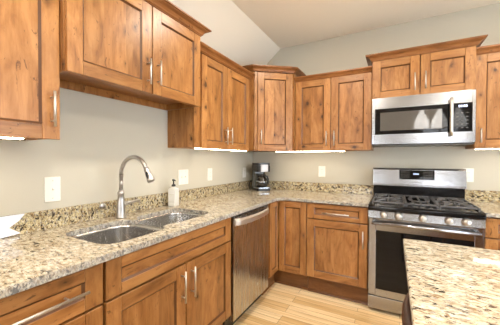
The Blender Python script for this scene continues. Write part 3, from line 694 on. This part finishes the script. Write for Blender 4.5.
# burners and grates
for (x, y, r) in ((.15, -.53, .050), (.15, -.23, .038), (.38, -.385, .046), (.61, -.53, .044), (.61, -.23, .038)):
    k = MB(); k.lathe([(r+.022, .9055), (r+.020, .909), (r, .910), (r-.004, .920), (.0, .920)], DARKM, (x, y, 0), cap=False, n=24)
    k.lathe([(r-.010, .9205), (r-.010, .926), (r-.014, .928), (0, .928)], ENAMEL, (x, y, 0), cap=False, n=24); k.build('burner', t)
def grate(x0, x1, kind):
    k = MB(); z0, z1 = .932, .946; y0, y1 = -.668, -.108; b = .011
    for q in ((x0, x1, y0, y0+b), (x0, x1, y1-b, y1), (x0, x0+b, y0, y1), (x1-b, x1, y0, y1)): k.box(*q, z0, z1, IRON, .003, 2)
    cx = (x0+x1)/2
    if kind == 'side':
        k.box(x0, x1, -.387, -.375, z0, z1, IRON, .003, 2)
        for yc in (-.53, -.23):
            for a in (0, 45, 90, 135, 180, 225, 270, 315):
                c, s = math.cos(R(a)), math.sin(R(a)); l1 = .115 if a % 90 == 0 else .125
                k.tube([(cx+c*.028, yc+s*.028, .942), (cx+c*l1, yc+s*l1*1.05, .942)], .006, IRON, 6)
    else:
        for i in range(1, 4): k.box(x0+(x1-x0)*i/4-.005, x0+(x1-x0)*i/4+.005, y0, y1, z0, z1, IRON, .002)
        pts = [(cx+.075*math.cos(a*PI/12), -.385+.155*math.sin(a*PI/12), .944) for a in range(25)]
        k.tube(pts, .007, IRON, 6, cap=False)
    for x in (x0+.006, x1-.006):
        for y in (y0+.006, y1-.006): k.box(x-.006, x+.006, y-.006, y+.006, .9175 if kind != 's' else .9055, z0+.002, IRON, .001)
    k.build('grate', t)
grate(.024, .268, 'side'); grate(.272, .488, 'mid'); grate(.492, .736, 'side')

# ---------------------------------------------------------------- microwave
t = thing('microwave', 'stainless over-the-range microwave with black glass door above the gas range', 'microwave', (1.4645, 0, 1.421))
MW = .757; mf = -.400; H = .4345
MB().box(0, MW, -.36, -.004, .012, H, DARKM, .002).build('body', t)
m_ = MB(); dx1 = .7555; wz0, wz1 = .100, .335; gx0, gx1 = .028, .733
m_.box(0, gx0, mf, -.361, .012, H, SS_H, .002); m_.box(gx1, dx1, mf, -.361, .012, H, SS_H, .002)
m_.box(gx0, gx1, mf, -.361, .012, wz0, SS_H, 0); m_.box(gx0, gx1, mf, -.361, wz1, H, SS_H, 0)
dr = m_.build('door', t)
MB().box(gx0+.0005, .5995, mf+.001, -.365, wz0+.0005, wz1-.0005, BLACKG, 0).build('door_glass', dr)
MB().box(.070, .535, mf+.0002, mf+.0009, .133, .300, SCREEN, 0).build('inner_window', dr)
cp = MB().box(.601, gx1-.0005, mf+.001, -.365, wz0+.0005, wz1-.0005, BLACKG, 0).build('control_panel', t)
for j in range(5):
    for i in range(3): MB().box(.630+i*.032, .644+i*.032, mf, mf+.0008, .130+j*.030, .135+j*.030, KEYM, 0).build('key', cp)
for x in (.645, .659, .677, .691): MB().box(x, x+.009, mf, mf+.0008, .300, .318, BLUE, 0).build('digit', cp)
m_ = MB(); m_.tube([(.592, mf-.042, .065), (.592, mf-.046, .12), (.592, mf-.046, .32), (.592, mf-.042, .375)], .0125, NICKEL, 16)
for z in (.085, .355): m_.box(.583, .601, mf-.040, mf, z-.012, z+.012, NICKEL, .003)
m_.build('handle', dr)
m_ = MB(); m_.box(.004, MW-.004, mf+.012, -.02, 0, .0115, BLACKP, .001)
for i in range(14): m_.box(.03+i*.05, .065+i*.05, mf+.004, mf+.0115, .002, .009, DARKM, 0)
m_.build('vent_grille', t)
text('SAMSUNG', .015, GREYP, dr, (.33, mf-.0004, .055), (R(90), 0, 0))

# ---------------------------------------------------------------- island
t = thing('granite_worktop', 'speckled granite island worktop in the right foreground', 'worktop', (0, 0, 0))
slab('countertop', [(1.690, -1.645), (1.690, -4.0), (2.95, -4.0), (2.95, -1.645)], [], t)
t = thing('kitchen_island', 'alder island cabinet hidden beneath the foreground granite worktop', 'island')
m_ = MB(); m_.box(2.12, 2.90, -3.95, -1.69, .10, .884, W_V, .002); m_.build('body', t)
MB().box(2.16, 2.85, -3.90, -1.76, .001, .0995, W_H, .002).build('toe_kick', t)
for i in range(4): door_mb(.50, .72).build('side_panel', t, (2.1195, -1.74-i*.55, .13), -PI/2)
for i in range(2): door_mb(.33, .72).build('door', t, (2.895-i*.34, -1.6895, .13), PI)

# bar stool tucked beside the island
t = thing('bar_stool', 'dark brown leather bar stool at the island, only its back edge in view', 'stool', (1.735, -2.225, 0), 0)
m_ = MB(); m_.prism(rrect(.0, .34, -.20, .20, .05), .60, .67, LEATHER, .015); m_.build('seat', t)
bm = bmesh.new(); rings = []
for u in range(13):
    v = -1+u/6; y = .205*v; z1 = .852-.020*abs(v)**4; bow = -.030*(1-v*v)
    ring = []
    for (px, pz) in ((-.010, .62), (-.030, .63), (-.046, z1-.02), (-.040, z1-.004), (-.030, z1), (-.018, z1-.004), (-.012, z1-.02), (.004, .64)): ring.append(bm.verts.new((px+bow+.012, y, pz)))
    rings.append(ring)
for a, b in zip(rings, rings[1:]):
    for k in range(8): bm.faces.new((a[k], a[(k+1) % 8], b[(k+1) % 8], b[k]))
bm.faces.new(rings[0]); bm.faces.new(rings[-1]); bmesh.ops.recalc_face_normals(bm, faces=bm.faces[:])
m_ = MB(); m_.add(bm, LEATHER, True); bk = m_.build('backrest', t)
for x, y in ((.03, -.17), (.03, .17), (.31, -.17), (.31, .17)): MB().tube([(x, y, .001), (x, y, .599)], [.014, .020], W_MOULD, 8).build('leg', t)
m_ = MB(); 
for y in (-.17, .17): m_.box(.04, .30, y-.008, y+.008, .2, .225, W_MOULD, .002)
for x in (.03, .31): m_.box(x-.008, x+.008, -.16, .16, .25, .275, W_MOULD, .002)
m_.build('footrest', t)

# chandelier over the island: seen only mirrored in the microwave glass
t = thing('island_chandelier', 'three-shade chandelier with frosted white glass, seen as a reflection in the microwave door', 'chandelier', (2.215, -2.3, HC))
MB().lathe([(.06, -.03), (.065, -.004), (.065, -.0005)], NICKEL).build('canopy', t)
MB().tube([(0, 0, -.03), (0, 0, -.66)], .008, NICKEL, 10).build('rod', t)
MB().tube([(-.24, 0, -.66), (.24, 0, -.66)], .009, NICKEL, 10).build('arm', t)
for x in (-.215, 0, .215):
    MB().lathe([(.022, -.665), (.028, -.70), (.05, -.74), (.085, -.82), (.098, -.92), (.094, -.92), (.08, -.82), (.045, -.742), (.02, -.70)], LAMPG, (x, 0, 0), cap=False).build('glass_shade', t)
